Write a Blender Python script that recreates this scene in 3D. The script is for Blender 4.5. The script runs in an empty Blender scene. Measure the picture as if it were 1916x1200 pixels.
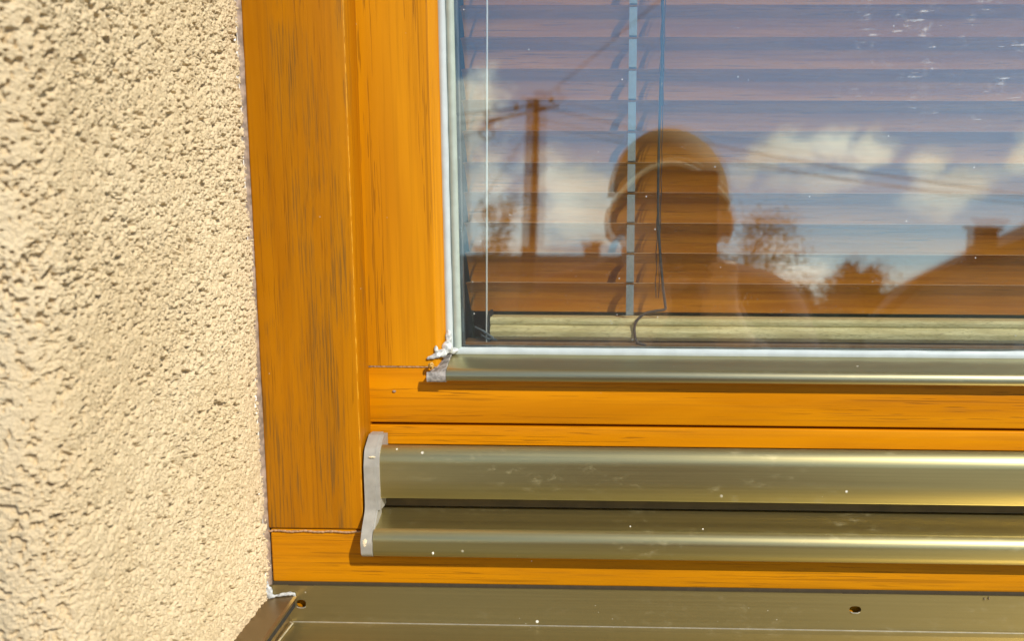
import bpy, bmesh, math, random
import numpy as np
from mathutils import Vector, Matrix, noise as mnoise

random.seed(7)
rng = np.random.default_rng(11)
S = bpy.context.scene
C = S.collection
R = math.radians

# ------------------------------------------------------------------ camera
# world frame: glass front at y = 0, outdoors is -y, camera 0.62 m in front of the pane
cam_d = bpy.data.cameras.new('camera')
cam = bpy.data.objects.new('camera', cam_d)
C.objects.link(cam)
cam.matrix_world = (Matrix.Translation((0, -0.62, 0)) @ Matrix.Rotation(R(1.6), 4, 'Z')
                    @ Matrix.Rotation(R(90 - 8.3), 4, 'X') @ Matrix.Rotation(R(0.2), 4, 'Z'))
cam_d.sensor_width = 36
cam_d.lens = 36 * 1850 / 1916
cam_d.shift_x = -(1192 - 958) / 1916
cam_d.shift_y = 0
cam_d.clip_start = 0.004
cam_d.clip_end = 3000
cam_d.dof.use_dof = True
cam_d.dof.focus_distance = 0.61
cam_d.dof.aperture_fstop = 10.5
S.camera = cam

# ------------------------------------------------------------------ light
SUNV = Vector((0.53, -0.61, 0.585)).normalized()
el = math.asin(SUNV.z)
az = math.atan2(SUNV.x, SUNV.y)
sun_d = bpy.data.lights.new('sun', 'SUN')
sun_d.energy = 4.6
sun_d.angle = R(0.53)
sun_d.color = (1.0, 0.94, 0.83)
sun = bpy.data.objects.new('sun', sun_d)
C.objects.link(sun)
sun.rotation_euler = SUNV.to_track_quat('Z', 'Y').to_euler()
S.view_settings.view_transform = 'Standard'
S.view_settings.look = 'None'
S.view_settings.exposure = 0.22
S.view_settings.gamma = 1
S.cycles.transparent_max_bounces = 24
S.cycles.max_bounces = 8

# ------------------------------------------------------------------ node helpers
class NT:
    def __init__(s, nt): s.nt = nt
    def n(s, t, **kw):
        o = s.nt.nodes.new(t)
        for k, v in kw.items():
            setattr(o, k, v)
        return o
    def l(s, a, b): s.nt.links.new(a, b)
    def val(s, sock, v):
        if hasattr(v, 'links') or isinstance(v, bpy.types.NodeSocket): s.l(v, sock)
        else: sock.default_value = v
    def m(s, op, a, b=0.0, c=None, clamp=False):
        o = s.n('ShaderNodeMath', operation=op, use_clamp=clamp)
        s.val(o.inputs[0], a); s.val(o.inputs[1], b)
        if c is not None: s.val(o.inputs[2], c)
        return o.outputs[0]
    def sm(s, v, a, b, o0=0.0, o1=1.0):
        o = s.n('ShaderNodeMapRange', interpolation_type='SMOOTHSTEP')
        s.val(o.inputs[0], v)
        o.inputs[1].default_value = a; o.inputs[2].default_value = b
        o.inputs[3].default_value = o0; o.inputs[4].default_value = o1
        return o.outputs[0]
    def mix(s, f, a, b):
        o = s.n('ShaderNodeMix', data_type='RGBA')
        s.val(o.inputs[0], f); s.val(o.inputs[6], a); s.val(o.inputs[7], b)
        return o.outputs[2]
    def coord(s, scale, loc=(0, 0, 0), src='Object'):
        t = s.n('ShaderNodeTexCoord'); mp = s.n('ShaderNodeMapping')
        s.l(t.outputs[src], mp.inputs[0]); mp.inputs[3].default_value = scale
        mp.inputs[1].default_value = loc
        return mp.outputs[0]
    def noise(s, vec, sc=1.0, det=3.0, rough=0.5, dist=0.0):
        o = s.n('ShaderNodeTexNoise'); s.l(vec, o.inputs['Vector'])
        o.inputs['Scale'].default_value = sc; o.inputs['Detail'].default_value = det
        o.inputs['Roughness'].default_value = rough; o.inputs['Distortion'].default_value = dist
        return o.outputs[0]
    def vor(s, vec, sc=1.0, rnd=1.0):
        o = s.n('ShaderNodeTexVoronoi'); s.l(vec, o.inputs['Vector'])
        o.inputs['Scale'].default_value = sc; o.inputs['Randomness'].default_value = rnd
        return o.outputs
    def bump(s, h, strength, dist):
        o = s.n('ShaderNodeBump'); s.l(h, o.inputs['Height'])
        o.inputs['Strength'].default_value = strength; o.inputs['Distance'].default_value = dist
        return o.outputs[0]

def newmat(name):
    m = bpy.data.materials.new(name); m.use_nodes = True
    nt = m.node_tree; b = nt.nodes['Principled BSDF']
    return m, NT(nt), b

def col(c): return (c[0], c[1], c[2], 1.0)

def simple(name, c, rough=0.6, metal=0.0, var=0.12, vs=200.0, bump=0.0, spec=0.5):
    m, T, b = newmat(name)
    f = T.noise(T.coord((1, 1, 1)), vs, 4)
    c0 = tuple(x * (1 - var) for x in c); c1 = tuple(min(1, x * (1 + var)) for x in c)
    T.val(b.inputs['Base Color'], T.mix(T.sm(f, .3, .7), col(c0), col(c1)))
    b.inputs['Roughness'].default_value = rough; b.inputs['Metallic'].default_value = metal
    b.inputs['Specular IOR Level'].default_value = spec
    if bump: T.l(T.bump(f, 0.6, bump), b.inputs['Normal'])
    return m

# ------------------------------------------------------------------ world: Nishita sky with cumulus
w = bpy.data.worlds.new('World'); S.world = w; w.use_nodes = True
T = NT(w.node_tree)
bg = w.node_tree.nodes['Background']
sky = T.n('ShaderNodeTexSky', sky_type='NISHITA')
sky.sun_disc = False
sky.sun_elevation = el; sky.sun_rotation = az
sky.air_density = 1.0; sky.dust_density = 0.0; sky.ozone_density = 4.0
# the hillside drops 8 degrees, so the visible skyline sits below eye level
sky_map = T.n('ShaderNodeMapping'); tc = T.n('ShaderNodeTexCoord')
T.l(tc.outputs['Generated'], sky_map.inputs[0]); sky_map.inputs[2].default_value = (R(-10.0), 0, 0)
T.l(sky_map.outputs[0], sky.inputs[0])
sep = T.n('ShaderNodeSeparateXYZ'); T.l(tc.outputs['Generated'], sep.inputs[0])
ny = T.m('MAXIMUM', T.m('MULTIPLY', sep.outputs[1], -1.0), 0.02)
U = T.m('DIVIDE', sep.outputs[0], ny); W = T.m('DIVIDE', sep.outputs[2], ny)
wob = T.noise(tc.outputs['Generated'], 34.0, 7.0, 0.62)
wob2 = T.noise(tc.outputs['Generated'], 9.0, 3.0, 0.5)
mask = None
# direction (x, z per unit of -y), radii, density
CLOUDS = [(-.195, .066, .032, .034, 1), (-.215, .03, .05, .034, .75), (-.125, .012, .032, .018, .45), (-.095, -.013, .050, .022, .95),
          (-.075, -.040, .05, .032, .9), (-.17, -.050, .09, .038, .5), (-.20, -.01, .045, .030, .6),
          (.095, .017, .028, .017, .9), (.130, .023, .034, .018, 1), (.165, .028, .034, .019, 1), (.195, .024, .026, .020, 1), (.15, -.006, .07, .013, .5), (.075, .002, .02, .02, .5),
          (.262, .010, .024, .015, .85), (.285, -.010, .038, .022, .85), (.27, -.026, .04, .015, .6), (.362, .016, .034, .020, .95), (.33, .003, .02, .012, .4),
          (.125, -.098, .05, .020, .8), (.115, -.075, .022, .014, .5), (-.30, .02, .07, .07, .8), (.46, .05, .09, .05, .9), (-.45, .12, .12, .08, .8)]
for (u0, w0, a, b_, dn) in CLOUDS:
    du = T.m('DIVIDE', T.m('SUBTRACT', U, u0), a * 1.08); dw = T.m('DIVIDE', T.m('SUBTRACT', W, w0), b_ * 1.02)
    r2 = T.m('ADD', T.m('MULTIPLY', du, du), T.m('MULTIPLY', dw, dw))
    rr = T.m('ADD', T.m('SQRT', r2), T.m('MULTIPLY', T.m('SUBTRACT', wob, 0.5), 2.3))
    k = T.m('MULTIPLY', T.sm(rr, 1.12, 0.50), dn)
    mask = k if mask is None else T.m('MAXIMUM', mask, k)
mask = T.m('MULTIPLY', mask, T.sm(sep.outputs[1], -.1, -.3))
farc = T.m('MULTIPLY', T.sm(T.noise(tc.outputs['Generated'], 3.2, 6, .6), .56, .68), T.sm(sep.outputs[1], -.75, -.45))
mask = T.m('MAXIMUM', mask, T.m('MULTIPLY', farc, .8))
CLOUDV = 13.0
shade = T.sm(wob2, .35, .65, .72, 1.1)
ccol = T.n('ShaderNodeVectorMath', operation='SCALE'); ccol.inputs[0].default_value = (1.0 * CLOUDV, .97 * CLOUDV, .92 * CLOUDV); T.l(shade, ccol.inputs[3])
T.l(T.mix(mask, sky.outputs[0], ccol.outputs[0]), bg.inputs[0])
bg.inputs[1].default_value = 0.12

# ------------------------------------------------------------------ materials
def wood(name, axis, base=(.46, .165, .0045), base2=(.60, .25, .009), weather=0.0, pores=0.5, seed=0.0, coat=.08, grain=.5):
    """lacquered softwood; axis = grain direction"""
    m, T, b = newmat(name)
    def sc(across, along):
        v = [across] * 3; v['xyz'.index(axis)] = along
        return T.coord(tuple(v), (seed, seed * 1.7, seed * .6))
    broad = T.noise(sc(45, 3.5), 1, 4, .55, .6)
    fine = T.noise(sc(420, 9), 1, 3, .55, .2)
    base_c = T.mix(T.sm(broad, .3, .7), col(base), col(base2))
    base_c = T.mix(T.m('MULTIPLY', T.sm(fine, .48, .72), grain * .55), base_c, col(tuple(x * .62 for x in base)))
    # open pores: short dark dashes
    p1 = T.noise(sc(1100, 34), 1, 1, .5)
    pm = T.noise(sc(60, 6), 1, 3, .6)
    pore = T.m('MULTIPLY', T.sm(p1, .60, .68), T.sm(pm, .60 - .3 * pores, .72 - .2 * pores))
    long = T.noise(sc(620, 5), 1, 1, .4)
    crack = T.m('MULTIPLY', T.sm(long, .62, .67), T.sm(pm, .42, .56))
    dark = T.m('MAXIMUM', T.m('MULTIPLY', pore, .42), T.m('MULTIPLY', crack, .45 * pores + .05))
    c = T.mix(dark, base_c, col((.09, .030, .004)))
    if weather:
        wm = T.noise(sc(30, 7), 1, 5, .65, .5)
        wg = T.noise(sc(900, 24), 1, 3, .6, .1)
        wmask = T.m('MULTIPLY', T.sm(wm, .43, .58), T.sm(wg, .50, .62))
        c = T.mix(T.m('MULTIPLY', T.sm(wm, .44, .68), .35 * weather), c, col((.26, .115, .008)))
        c = T.mix(T.m('MULTIPLY', wmask, .60 * weather), c, col((.12, .065, .018)))
    # tiny dust and paint specks
    sp = T.vor(T.coord((1, 1, 1), (seed, .3, .1)), 75)
    speck = T.m('MULTIPLY', T.sm(sp[0], .045, .03), T.sm(T.noise(T.coord((1, 1, 1)), 30, 2), .55, .6))
    c = T.mix(T.m('MULTIPLY', speck, .8), c, col((.6, .55, .45)))
    T.l(c, b.inputs['Base Color'])
    T.val(b.inputs['Roughness'], T.sm(fine, .3, .7, .34, .52))
    b.inputs['Coat Weight'].default_value = coat; b.inputs['Coat Roughness'].default_value = .28
    b.inputs['Specular IOR Level'].default_value = .13
    hh = T.m('SUBTRACT', T.m('MULTIPLY', fine, .35), dark)
    T.l(T.bump(hh, .55, .00035), b.inputs['Normal'])
    return m

def metal(name, c, rough, seed=0.0, dust=.35, met=.97, specks=1.0):
    m, T, b = newmat(name)
    br = T.noise(T.coord((5, 700, 700), (seed, 0, 0)), 1, 2, .5)
    big = T.noise(T.coord((9, 30, 30), (seed, 0, 0)), 1, 4, .6)
    base = T.mix(T.sm(br, .3, .7), col(tuple(x * .97 for x in c)), col(tuple(x * 1.03 for x in c)))
    du = T.noise(T.coord((90, 170, 170), (seed, 0, 0)), 1, 6, .75)
    dm = T.m('MULTIPLY', T.m('MULTIPLY', T.sm(du, .52, .8), T.sm(big, .42, .62)), dust)
    base = T.mix(dm, base, col((.38, .36, .32)))
    v = T.vor(T.coord((1, 1, 1), (seed, 0, 0)), 62)
    v2 = T.vor(T.coord((1, 1, 1), (seed, 1, 0)), 170)
    s1 = T.m('MULTIPLY', T.sm(v[0], .075, .045), T.sm(T.noise(T.coord((1, 1, 1), (seed, 0, 0)), 22, 2), .56, .6))
    s2 = T.m('MULTIPLY', T.sm(v2[0], .07, .045), T.sm(T.noise(T.coord((1, 1, 1), (seed, 2, 0)), 40, 2), .56, .64))
    sp = T.m('MULTIPLY', T.m('MAXIMUM', s1, T.m('MULTIPLY', s2, .5)), specks)
    T.l(T.mix(sp, base, col((.75, .74, .68))), b.inputs['Base Color'])
    T.val(b.inputs['Metallic'], T.m('MULTIPLY', T.m('SUBTRACT', 1.0, T.m('MAXIMUM', sp, dm)), met))
    T.val(b.inputs['Roughness'], T.m('ADD', T.sm(br, .3, .7, rough - .015, rough + .015), T.m('MULTIPLY', dm, .4)))
    T.l(T.bump(T.m('ADD', T.m('MULTIPLY', br, .08), T.m('MULTIPLY', T.noise(T.coord((300, 300, 300)), 1, 2), .1)), .12, .0002), b.inputs['Normal'])
    return m

M = {}
M['wood_stile'] = wood('varnished_wood_weathered', 'z', base=(.34, .118, .0010), base2=(.43, .160, .0012), weather=1.0, pores=.55, seed=3.1)
M['wood_sash_v'] = wood('varnished_wood_upright', 'z', base=(.47, .175, .0010), base2=(.56, .222, .0015), pores=.55, seed=8.3)
M['wood_rail'] = wood('varnished_wood_rail', 'x', base=(.50, .172, .0006), base2=(.66, .25, .001), pores=.55, seed=5.2)
M['wood_bottom'] = wood('varnished_wood_bottom', 'x', base=(.42, .150, .0008), base2=(.56, .22, .0015), pores=.6, weather=.25, seed=12.7)
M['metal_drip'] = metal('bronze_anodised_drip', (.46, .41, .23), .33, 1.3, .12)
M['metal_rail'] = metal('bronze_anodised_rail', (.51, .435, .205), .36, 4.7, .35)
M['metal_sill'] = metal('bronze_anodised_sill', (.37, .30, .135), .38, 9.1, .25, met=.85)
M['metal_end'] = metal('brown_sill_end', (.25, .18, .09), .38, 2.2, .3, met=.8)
M['metal_edge'] = simple('bright_metal_edge', (.75, .72, .62), .3, .8, .1)
M['spacer'] = simple('grey_spacer', (.16, .19, .21), .35, .6, .25, 60)
M['sil_white'] = simple('white_silicone', (.43, .48, .48), .38, 0, .06, 90, .0002)
M['sil_green'] = simple('grey_green_silicone', (.33, .38, .33), .4, 0, .08, 120, .0002)
M['sil_dirty'] = simple('grey_filler', (.27, .20, .15), .5, 0, .35, 260, .0006)
M['cap_plastic'] = simple('grey_plastic', (.30, .285, .25), .5, 0, .10, 160, .0002)
M['cap_old'] = simple('weathered_grey_plastic', (.28, .26, .24), .65, 0, .45, 330, .0006)
M['tape'] = simple('grey_ladder_tape', (.27, .30, .31), .75, 0, .10, 900, .0001)
M['cord'] = simple('dark_grey_cord', (.045, .045, .05), .8, 0, .3, 900)
M['wire_white'] = simple('white_guide_wire', (.78, .76, .70), .4, 0, .05)
M['blackrub_and_shade'] = simple('black_rubber_and_shade', (.02, .022, .025), .6, 0, .3, 300)
M['dark_room'] = simple('dim_plaster', (.25, .23, .2), .9, 0, .1, 5)

def slat_mat():
    m, T, b = newmat('wood_print_slat')
    oi = T.n('ShaderNodeObjectInfo')
    off = T.n('ShaderNodeVectorMath', operation='SCALE'); off.inputs[0].default_value = (37, 11, 5); T.l(oi.outputs['Random'], off.inputs[3])
    def c(s):
        ad = T.n('ShaderNodeVectorMath', operation='ADD'); T.l(T.coord(s), ad.inputs[0]); T.l(off.outputs[0], ad.inputs[1]); return ad.outputs[0]
    a = T.noise(c((7, 150, 150)), 1, 5, .6, .4)
    st = T.noise(c((30, 900, 900)), 1, 3, .6)
    base = T.mix(T.sm(a, .3, .7), col((.54, .18, .008)), col((.78, .30, .016)))
    dk = T.m('MULTIPLY', T.sm(st, .56, .66), T.sm(a, .35, .6))
    T.l(T.mix(T.m('MULTIPLY', dk, .5), base, col((.10, .03, .006))), b.inputs['Base Color'])
    b.inputs['Roughness'].default_value = .5; b.inputs['Specular IOR Level'].default_value = .3
    return m
M['slat'] = slat_mat()

def rail_mat():
    m, T, b = newmat('pale_oak_print')
    a = T.noise(T.coord((30, 260, 260)), 1, 5, .6)
    st = T.noise(T.coord((260, 1400, 1400)), 1, 4, .7)
    base = T.mix(T.sm(a, .3, .7), col((.62, .50, .23)), col((.88, .76, .42)))
    T.l(T.mix(T.sm(st, .5, .75), base, col((.28, .21, .08))), b.inputs['Base Color'])
    b.inputs['Roughness'].default_value = .55
    T.l(T.bump(st, .5, .0004), b.inputs['Normal'])
    return m
M['blind_rail'] = rail_mat()

def stucco_mat():
    m, T, b = newmat('cream_render')
    n1 = T.noise(T.coord((1, 1, 1)), 14, 5, .6)
    n2 = T.noise(T.coord((1, 1, 1)), 1500, 4, .65)
    n3 = T.noise(T.coord((1, 1, 1)), 380, 3, .6)
    c = T.mix(T.sm(n1, .3, .7), col((.68, .54, .335)), col((.74, .605, .395)))
    c = T.mix(T.m('MULTIPLY', T.sm(n3, .5, .75), .3), c, col((.55, .41, .25)))
    T.l(c, b.inputs['Base Color'])
    b.inputs['Roughness'].default_value = .9; b.inputs['Specular IOR Level'].default_value = .2
    T.l(T.bump(T.m('ADD', n2, T.m('MULTIPLY', n3, .8)), 1.0, .0009), b.inputs['Normal'])
    return m
M['stucco'] = stucco_mat()

def glass_mat(name, refl, dirt):
    m = bpy.data.materials.new(name); m.use_nodes = True
    nt = m.node_tree; nt.nodes.clear(); T = NT(nt)
    out = T.n('ShaderNodeOutputMaterial')
    tr = T.n('ShaderNodeBsdfTransparent'); tr.inputs[0].default_value = (.985, .995, .99, 1)
    gl = T.n('ShaderNodeBsdfGlossy'); gl.inputs['Roughness'].default_value = 0.0
    gl.inputs[0].default_value = (.86, 1.0, .96, 1)
    fr = T.n('ShaderNodeLayerWeight'); fr.inputs[0].default_value = .5
    f5 = T.m('POWER', fr.outputs['Facing'], 5.0)
    fac = T.m('ADD', refl, T.m('MULTIPLY', f5, 1 - refl), clamp=True)
    mx = T.n('ShaderNodeMixShader'); T.val(mx.inputs[0], fac); T.l(tr.outputs[0], mx.inputs[1]); T.l(gl.outputs[0], mx.inputs[2])
    last = mx.outputs[0]
    if dirt:
        df = T.n('ShaderNodeBsdfDiffuse'); df.inputs[0].default_value = (.85, .85, .82, 1)
        v = T.vor(T.coord((1, 1, 1)), 130); v2 = T.vor(T.coord((1, 1, 1), (.3, 0, .2)), 420)
        s1 = T.m('MULTIPLY', T.sm(v[0], .075, .045), T.sm(T.noise(T.coord((1, 1, 1)), 60, 2), .56, .62))
        s2 = T.m('MULTIPLY', T.sm(v2[0], .13, .07), T.sm(T.noise(T.coord((1, 1, 1), (1, 0, 0)), 90, 2), .56, .62))
        # smear with wiped scratches, high on the right of the pane
        sepc = T.n('ShaderNodeSeparateXYZ'); T.l(T.coord((1, 1, 1)), sepc.inputs[0])
        rx = T.sm(sepc.outputs[0], .03, .20); rz = T.sm(sepc.outputs[2], .00, .09)
        reg = T.m('MULTIPLY', rx, rz)
        mp = T.n('ShaderNodeMapping'); T.l(T.coord((1, 1, 1)), mp.inputs[0]); mp.inputs[2].default_value = (0, R(-28), 0); mp.inputs[3].default_value = (70, 1, 900)
        scn = T.noise(mp.outputs[0], 1, 2, .5)
        pat = T.noise(T.coord((1, 1, 1), (.2, 0, .7)), 55, 4, .6)
        scr = T.m('MULTIPLY', T.m('MULTIPLY', T.sm(scn, .60, .68), T.sm(pat, .52, .62)), reg)
        haze = T.m('MULTIPLY', T.m('MULTIPLY', T.sm(T.noise(T.coord((1, 1, 1), (.5, 0, .1)), 150, 5, .7), .52, .8), T.sm(pat, .45, .65)), reg)
        film = T.m('MULTIPLY', T.sm(T.noise(T.coord((1, 1, 1)), 9, 3), .3, .8), .012)
        tot = T.m('ADD', T.m('ADD', T.m('MAXIMUM', T.m('MULTIPLY', s1, .55), T.m('MULTIPLY', s2, .25)), T.m('MULTIPLY', scr, .5)), T.m('ADD', T.m('MULTIPLY', haze, .4), film), clamp=True)
        m2 = T.n('ShaderNodeMixShader'); T.l(tot, m2.inputs[0]); T.l(last, m2.inputs[1]); T.l(df.outputs[0], m2.inputs[2]); last = m2.outputs[0]
    T.l(last, out.inputs[0])
    return m
M['glass'] = glass_mat('window_glass', .115, True)
M['glass_in'] = glass_mat('inner_glass', .085, False)

# ------------------------------------------------------------------ object helpers
def tag(o, label=None, cat=None, group=None, kind=None):
    if label: o['label'] = label
    if cat: o['category'] = cat
    if group: o['group'] = group
    if kind: o['kind'] = kind
    return o

def thing(name, label, cat, loc=(0, 0, 0), group=None):
    o = bpy.data.objects.new(name, None); C.objects.link(o); o.location = loc; o.empty_display_size = .05
    return tag(o, label, cat, group)

def link(name, me, mat, parent=None, smooth=True):
    if mat is not None: me.materials.append(mat)
    if smooth: me.shade_smooth()
    o = bpy.data.objects.new(name, me); C.objects.link(o)
    if parent is not None:
        o.parent = parent; o.matrix_parent_inverse = Matrix.Translation(-Vector(parent.location))
    return o

def obj(name, bm, mat, parent=None, smooth=False, angle=40):
    bmesh.ops.recalc_face_normals(bm, faces=bm.faces)
    me = bpy.data.meshes.new(name); bm.to_mesh(me); bm.free()
    o = link(name, me, mat, parent, False)
    if smooth:
        me.shade_smooth(); me.set_sharp_from_angle(angle=R(angle))
    return o

def box(bm, x0, x1, y0, y1, z0, z1):
    vs = [bm.verts.new((x, y, z)) for x in (x0, x1) for y in (y0, y1) for z in (z0, z1)]
    for f in ((0, 1, 3, 2), (4, 6, 7, 5), (0, 4, 5, 1), (2, 3, 7, 6), (0, 2, 6, 4), (1, 5, 7, 3)):
        bm.faces.new([vs[i] for i in f])
    return vs

def bar(x0, x1, y0, y1, z0, z1, bev=.0015, seg=3):
    bm = bmesh.new(); box(bm, x0, x1, y0, y1, z0, z1)
    bmesh.ops.recalc_face_normals(bm, faces=bm.faces)
    if bev: bmesh.ops.bevel(bm, geom=bm.edges[:], offset=bev, segments=seg, profile=.5, affect='EDGES')
    return bm

def fillet(pts, rad, n=8):
    """closed 2-D polygon with rounded corners"""
    out = []
    N = len(pts)
    for i, p in enumerate(pts):
        r = rad[i]
        if r <= 0: out.append(p); continue
        a = Vector(pts[i - 1]) - Vector(p); b = Vector(pts[(i + 1) % N]) - Vector(p)
        la, lb = a.length, b.length; a.normalize(); b.normalize()
        th = math.acos(max(-1, min(1, a.dot(b)))); d = min(r / math.tan(th / 2), la * .49, lb * .49)
        p0 = Vector(p) + a * d; p1 = Vector(p) + b * d
        for k in range(n + 1):
            t = k / n; q = p0.lerp(Vector(p), t).lerp(Vector(p).lerp(p1, t), t); out.append((q.x, q.y))
    return out

def extrude_x(pts, x0, x1, segs=1, wob=0.0, seed=0):
    """closed (y, z) outline drawn along x"""
    bm = bmesh.new(); rings = []
    for k in range(segs + 1):
        x = x0 + (x1 - x0) * k / segs
        r = []
        for i, (y, z) in enumerate(pts):
            if wob:
                v = mnoise.noise_vector(Vector((x * 45, i * .35, seed)))
                y2 = y + v.y * wob; z2 = z + v.z * wob
            else: y2, z2 = y, z
            r.append(bm.verts.new((x, y2, z2)))
        rings.append(r)
    n = len(pts)
    for a, b in zip(rings, rings[1:]):
        for i in range(n):
            bm.faces.new((a[i], a[(i + 1) % n], b[(i + 1) % n], b[i]))
    bm.faces.new(rings[0]); bm.faces.new(rings[-1][::-1])
    return bm

def tube(bm, pts, r, n=8, caps=True):
    pts = [Vector(p) for p in pts]; rings = []
    rr = r if isinstance(r, (list, tuple)) else [r] * len(pts)
    up = Vector((0, 1, 0)) if abs((pts[-1] - pts[0]).normalized().y) < .9 else Vector((0, 0, 1))
    for i, p in enumerate(pts):
        t = (pts[min(i + 1, len(pts) - 1)] - pts[max(i - 1, 0)]).normalized()
        a = t.cross(up)
        if a.length < 1e-4: a = t.cross(Vector((1, 0, 0)))
        a.normalize(); b = t.cross(a)
        rings.append([bm.verts.new(p + (a * math.cos(2 * math.pi * k / n) + b * math.sin(2 * math.pi * k / n)) * rr[i]) for k in range(n)])
    for a, b in zip(rings, rings[1:]):
        for k in range(n): bm.faces.new((a[k], a[(k + 1) % n], b[(k + 1) % n], b[k]))
    if caps: bm.faces.new(rings[0]); bm.faces.new(rings[-1][::-1])

def smooth_path(pts, step):
    """Catmull-Rom through the points"""
    P = [Vector(p) for p in pts]; P = [P[0] * 2 - P[1]] + P + [P[-1] * 2 - P[-2]]
    out = []
    for i in range(1, len(P) - 2):
        n = max(2, int((P[i + 1] - P[i]).length / step))
        for k in range(n):
            t = k / n; a, b, c, d = P[i - 1], P[i], P[i + 1], P[i + 2]
            out.append(.5 * ((2 * b) + (c - a) * t + (2 * a - 5 * b + 4 * c - d) * t * t + (3 * b - a - 3 * c + d) * t ** 3))
    out.append(P[-2]); return out

def lump(bm, c, r, sub=3, amp=.35, freq=1.6, seed=0.0):
    """an uneven smeared blob: centre, three radii"""
    res = bmesh.ops.create_icosphere(bm, subdivisions=sub, radius=1.0)
    for v in res['verts']:
        k = 1 + amp * mnoise.noise(v.co * freq + Vector((seed, seed * 2, 0)))
        v.co = Vector((c[0] + v.co.x * r[0] * k, c[1] + v.co.y * r[1] * k, c[2] + v.co.z * r[2] * k))

XR, ZT = 1.02, .80           # far side and top of the window opening
X0 = -.248                   # rendered reveal

# ------------------------------------------------------------------ rendered wall with its reveal
def vnoise(shape, cell, seed):
    g = np.random.default_rng(seed)
    h, wd = shape; gh, gw = int(h / cell) + 3, int(wd / cell) + 3
    a = g.random((gh, gw)); y = np.arange(h) / cell; x = np.arange(wd) / cell
    yi, xi = y.astype(int), x.astype(int); fy, fx = y - yi, x - xi
    fy, fx = fy * fy * (3 - 2 * fy), fx * fx * (3 - 2 * fx)
    A = a[yi][:, xi]; B = a[yi][:, xi + 1]; D = a[yi + 1][:, xi]; E_ = a[yi + 1][:, xi + 1]
    fx = fx[None, :]; fy = fy[:, None]
    return (A * (1 - fx) + B * fx) * (1 - fy) + (D * (1 - fx) + E_ * fx) * fy

def worley(shape, cell, seed, warp=0.0):
    g = np.random.default_rng(seed); h, wd = shape
    gh, gw = int(h / cell) + 5, int(wd / cell) + 5
    jy, jx, hv = g.random((gh, gw)), g.random((gh, gw)), g.random((gh, gw))
    Y, X = np.meshgrid(np.arange(h) / cell + 2, np.arange(wd) / cell + 2, indexing='ij')
    if warp:
        Y = Y + (vnoise(shape, cell * .9, seed + 1) - .5) * warp; X = X + (vnoise(shape, cell * .9, seed + 2) - .5) * warp
    yi, xi = Y.astype(int), X.astype(int); best = np.full(shape, 9.0); hb = np.zeros(shape)
    for dy in (-1, 0, 1):
        for dx in (-1, 0, 1):
            a, b = np.clip(yi + dy, 0, gh - 1), np.clip(xi + dx, 0, gw - 1)
            d = np.hypot(a + jy[a, b] - Y, b + jx[a, b] - X); mk = d < best
            best = np.where(mk, d, best); hb = np.where(mk, hv[a, b], hb)
    return best, hb

def grid_mesh(bm_v, nz, ns):
    idx = np.arange(nz * ns).reshape(nz, ns)
    return np.stack([idx[:-1, :-1], idx[:-1, 1:], idx[1:, 1:], idx[1:, :-1]], -1).reshape(-1, 4)

STEP = .00034
ys0, yc, rc, xl = -.030, -.240, .024, -.36
L1 = (ys0 - (yc + rc)); L2 = rc * math.pi / 2; L3 = (X0 - rc) - xl
s = np.arange(0, L1 + L2 + L3, STEP); z = np.arange(-.34, .16, STEP)
shape = (len(z), len(s))
U_ = STEP
f1, h1 = worley(shape, .0016 / U_, 21, 1.1); f2, h2 = worley(shape, .0010 / U_, 31, .8); f3, h3 = worley(shape, .0029 / U_, 41, 1.2)
dome = np.sqrt(np.clip(1 - (f1 * 1.1) ** 2, 0, 1)) * (.3 + .7 * h1)
dome2 = np.sqrt(np.clip(1 - (f2 * 1.1) ** 2, 0, 1)) * (.3 + .7 * h2)
big = np.sqrt(np.clip(1 - (f3 * 1.15) ** 2, 0, 1)) * h3 ** 1.5
lo = vnoise(shape, .036 / U_, 51) + .5 * vnoise(shape, .016 / U_, 52)
mid = vnoise(shape, .006 / U_, 53); fn = vnoise(shape, .0008 / U_, 54)
rough = .45 + .75 * vnoise(shape, .05 / U_, 55) ** 1.3
def ridge(c, sd): return 1 - np.abs(vnoise(shape, c / U_, sd) * 2 - 1)
crev = np.clip((ridge(.0032, 61) * .6 + ridge(.0016, 62) * .4 - .74) / .2, 0, 1) * np.clip((vnoise(shape, .009 / U_, 63) - .35) / .3, 0, 1)
pit = np.clip((vnoise(shape, .0017 / U_, 56) * .6 + vnoise(shape, .0038 / U_, 57) * .4 - .60) / .09, 0, 1)
H = rough * (.00125 * dome + .00085 * dome2 + .0009 * big) + .0012 * lo + .0006 * mid + .00040 * fn + .00022 * vnoise(shape, .00055 / U_, 91) - .0030 * pit * (.3 + rough) - .0022 * crev * rough
fade = np.clip((s - L1) / .03, 0, 1)[None, :]           # outside face: softer, rain-washed
low = np.clip((-.02 - z) / .10, 0, 1)[:, None]
H = H * (1 - .25 * fade) * (1 - .06 * low)
H = H - H.mean()
nx = np.zeros(len(s)); nyv = np.zeros(len(s)); px = np.zeros(len(s)); py = np.zeros(len(s))
for i, q in enumerate(s):
    if q < L1: px[i], py[i], nx[i], nyv[i] = X0, ys0 - q, 1, 0
    elif q < L1 + L2:
        a = (q - L1) / rc; nx[i], nyv[i] = math.cos(a), -math.sin(a)
        px[i], py[i] = X0 - rc + rc * math.cos(a), yc + rc - rc * math.sin(a)
    else: px[i], py[i], nx[i], nyv[i] = X0 - rc - (q - L1 - L2), yc, 0, -1
V = np.empty((shape[0], shape[1], 3), np.float32)
V[..., 0] = px + nx * H; V[..., 1] = py + nyv * H; V[..., 2] = z[:, None] + (vnoise(shape, 4, 77) - .5) * .0004
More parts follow.
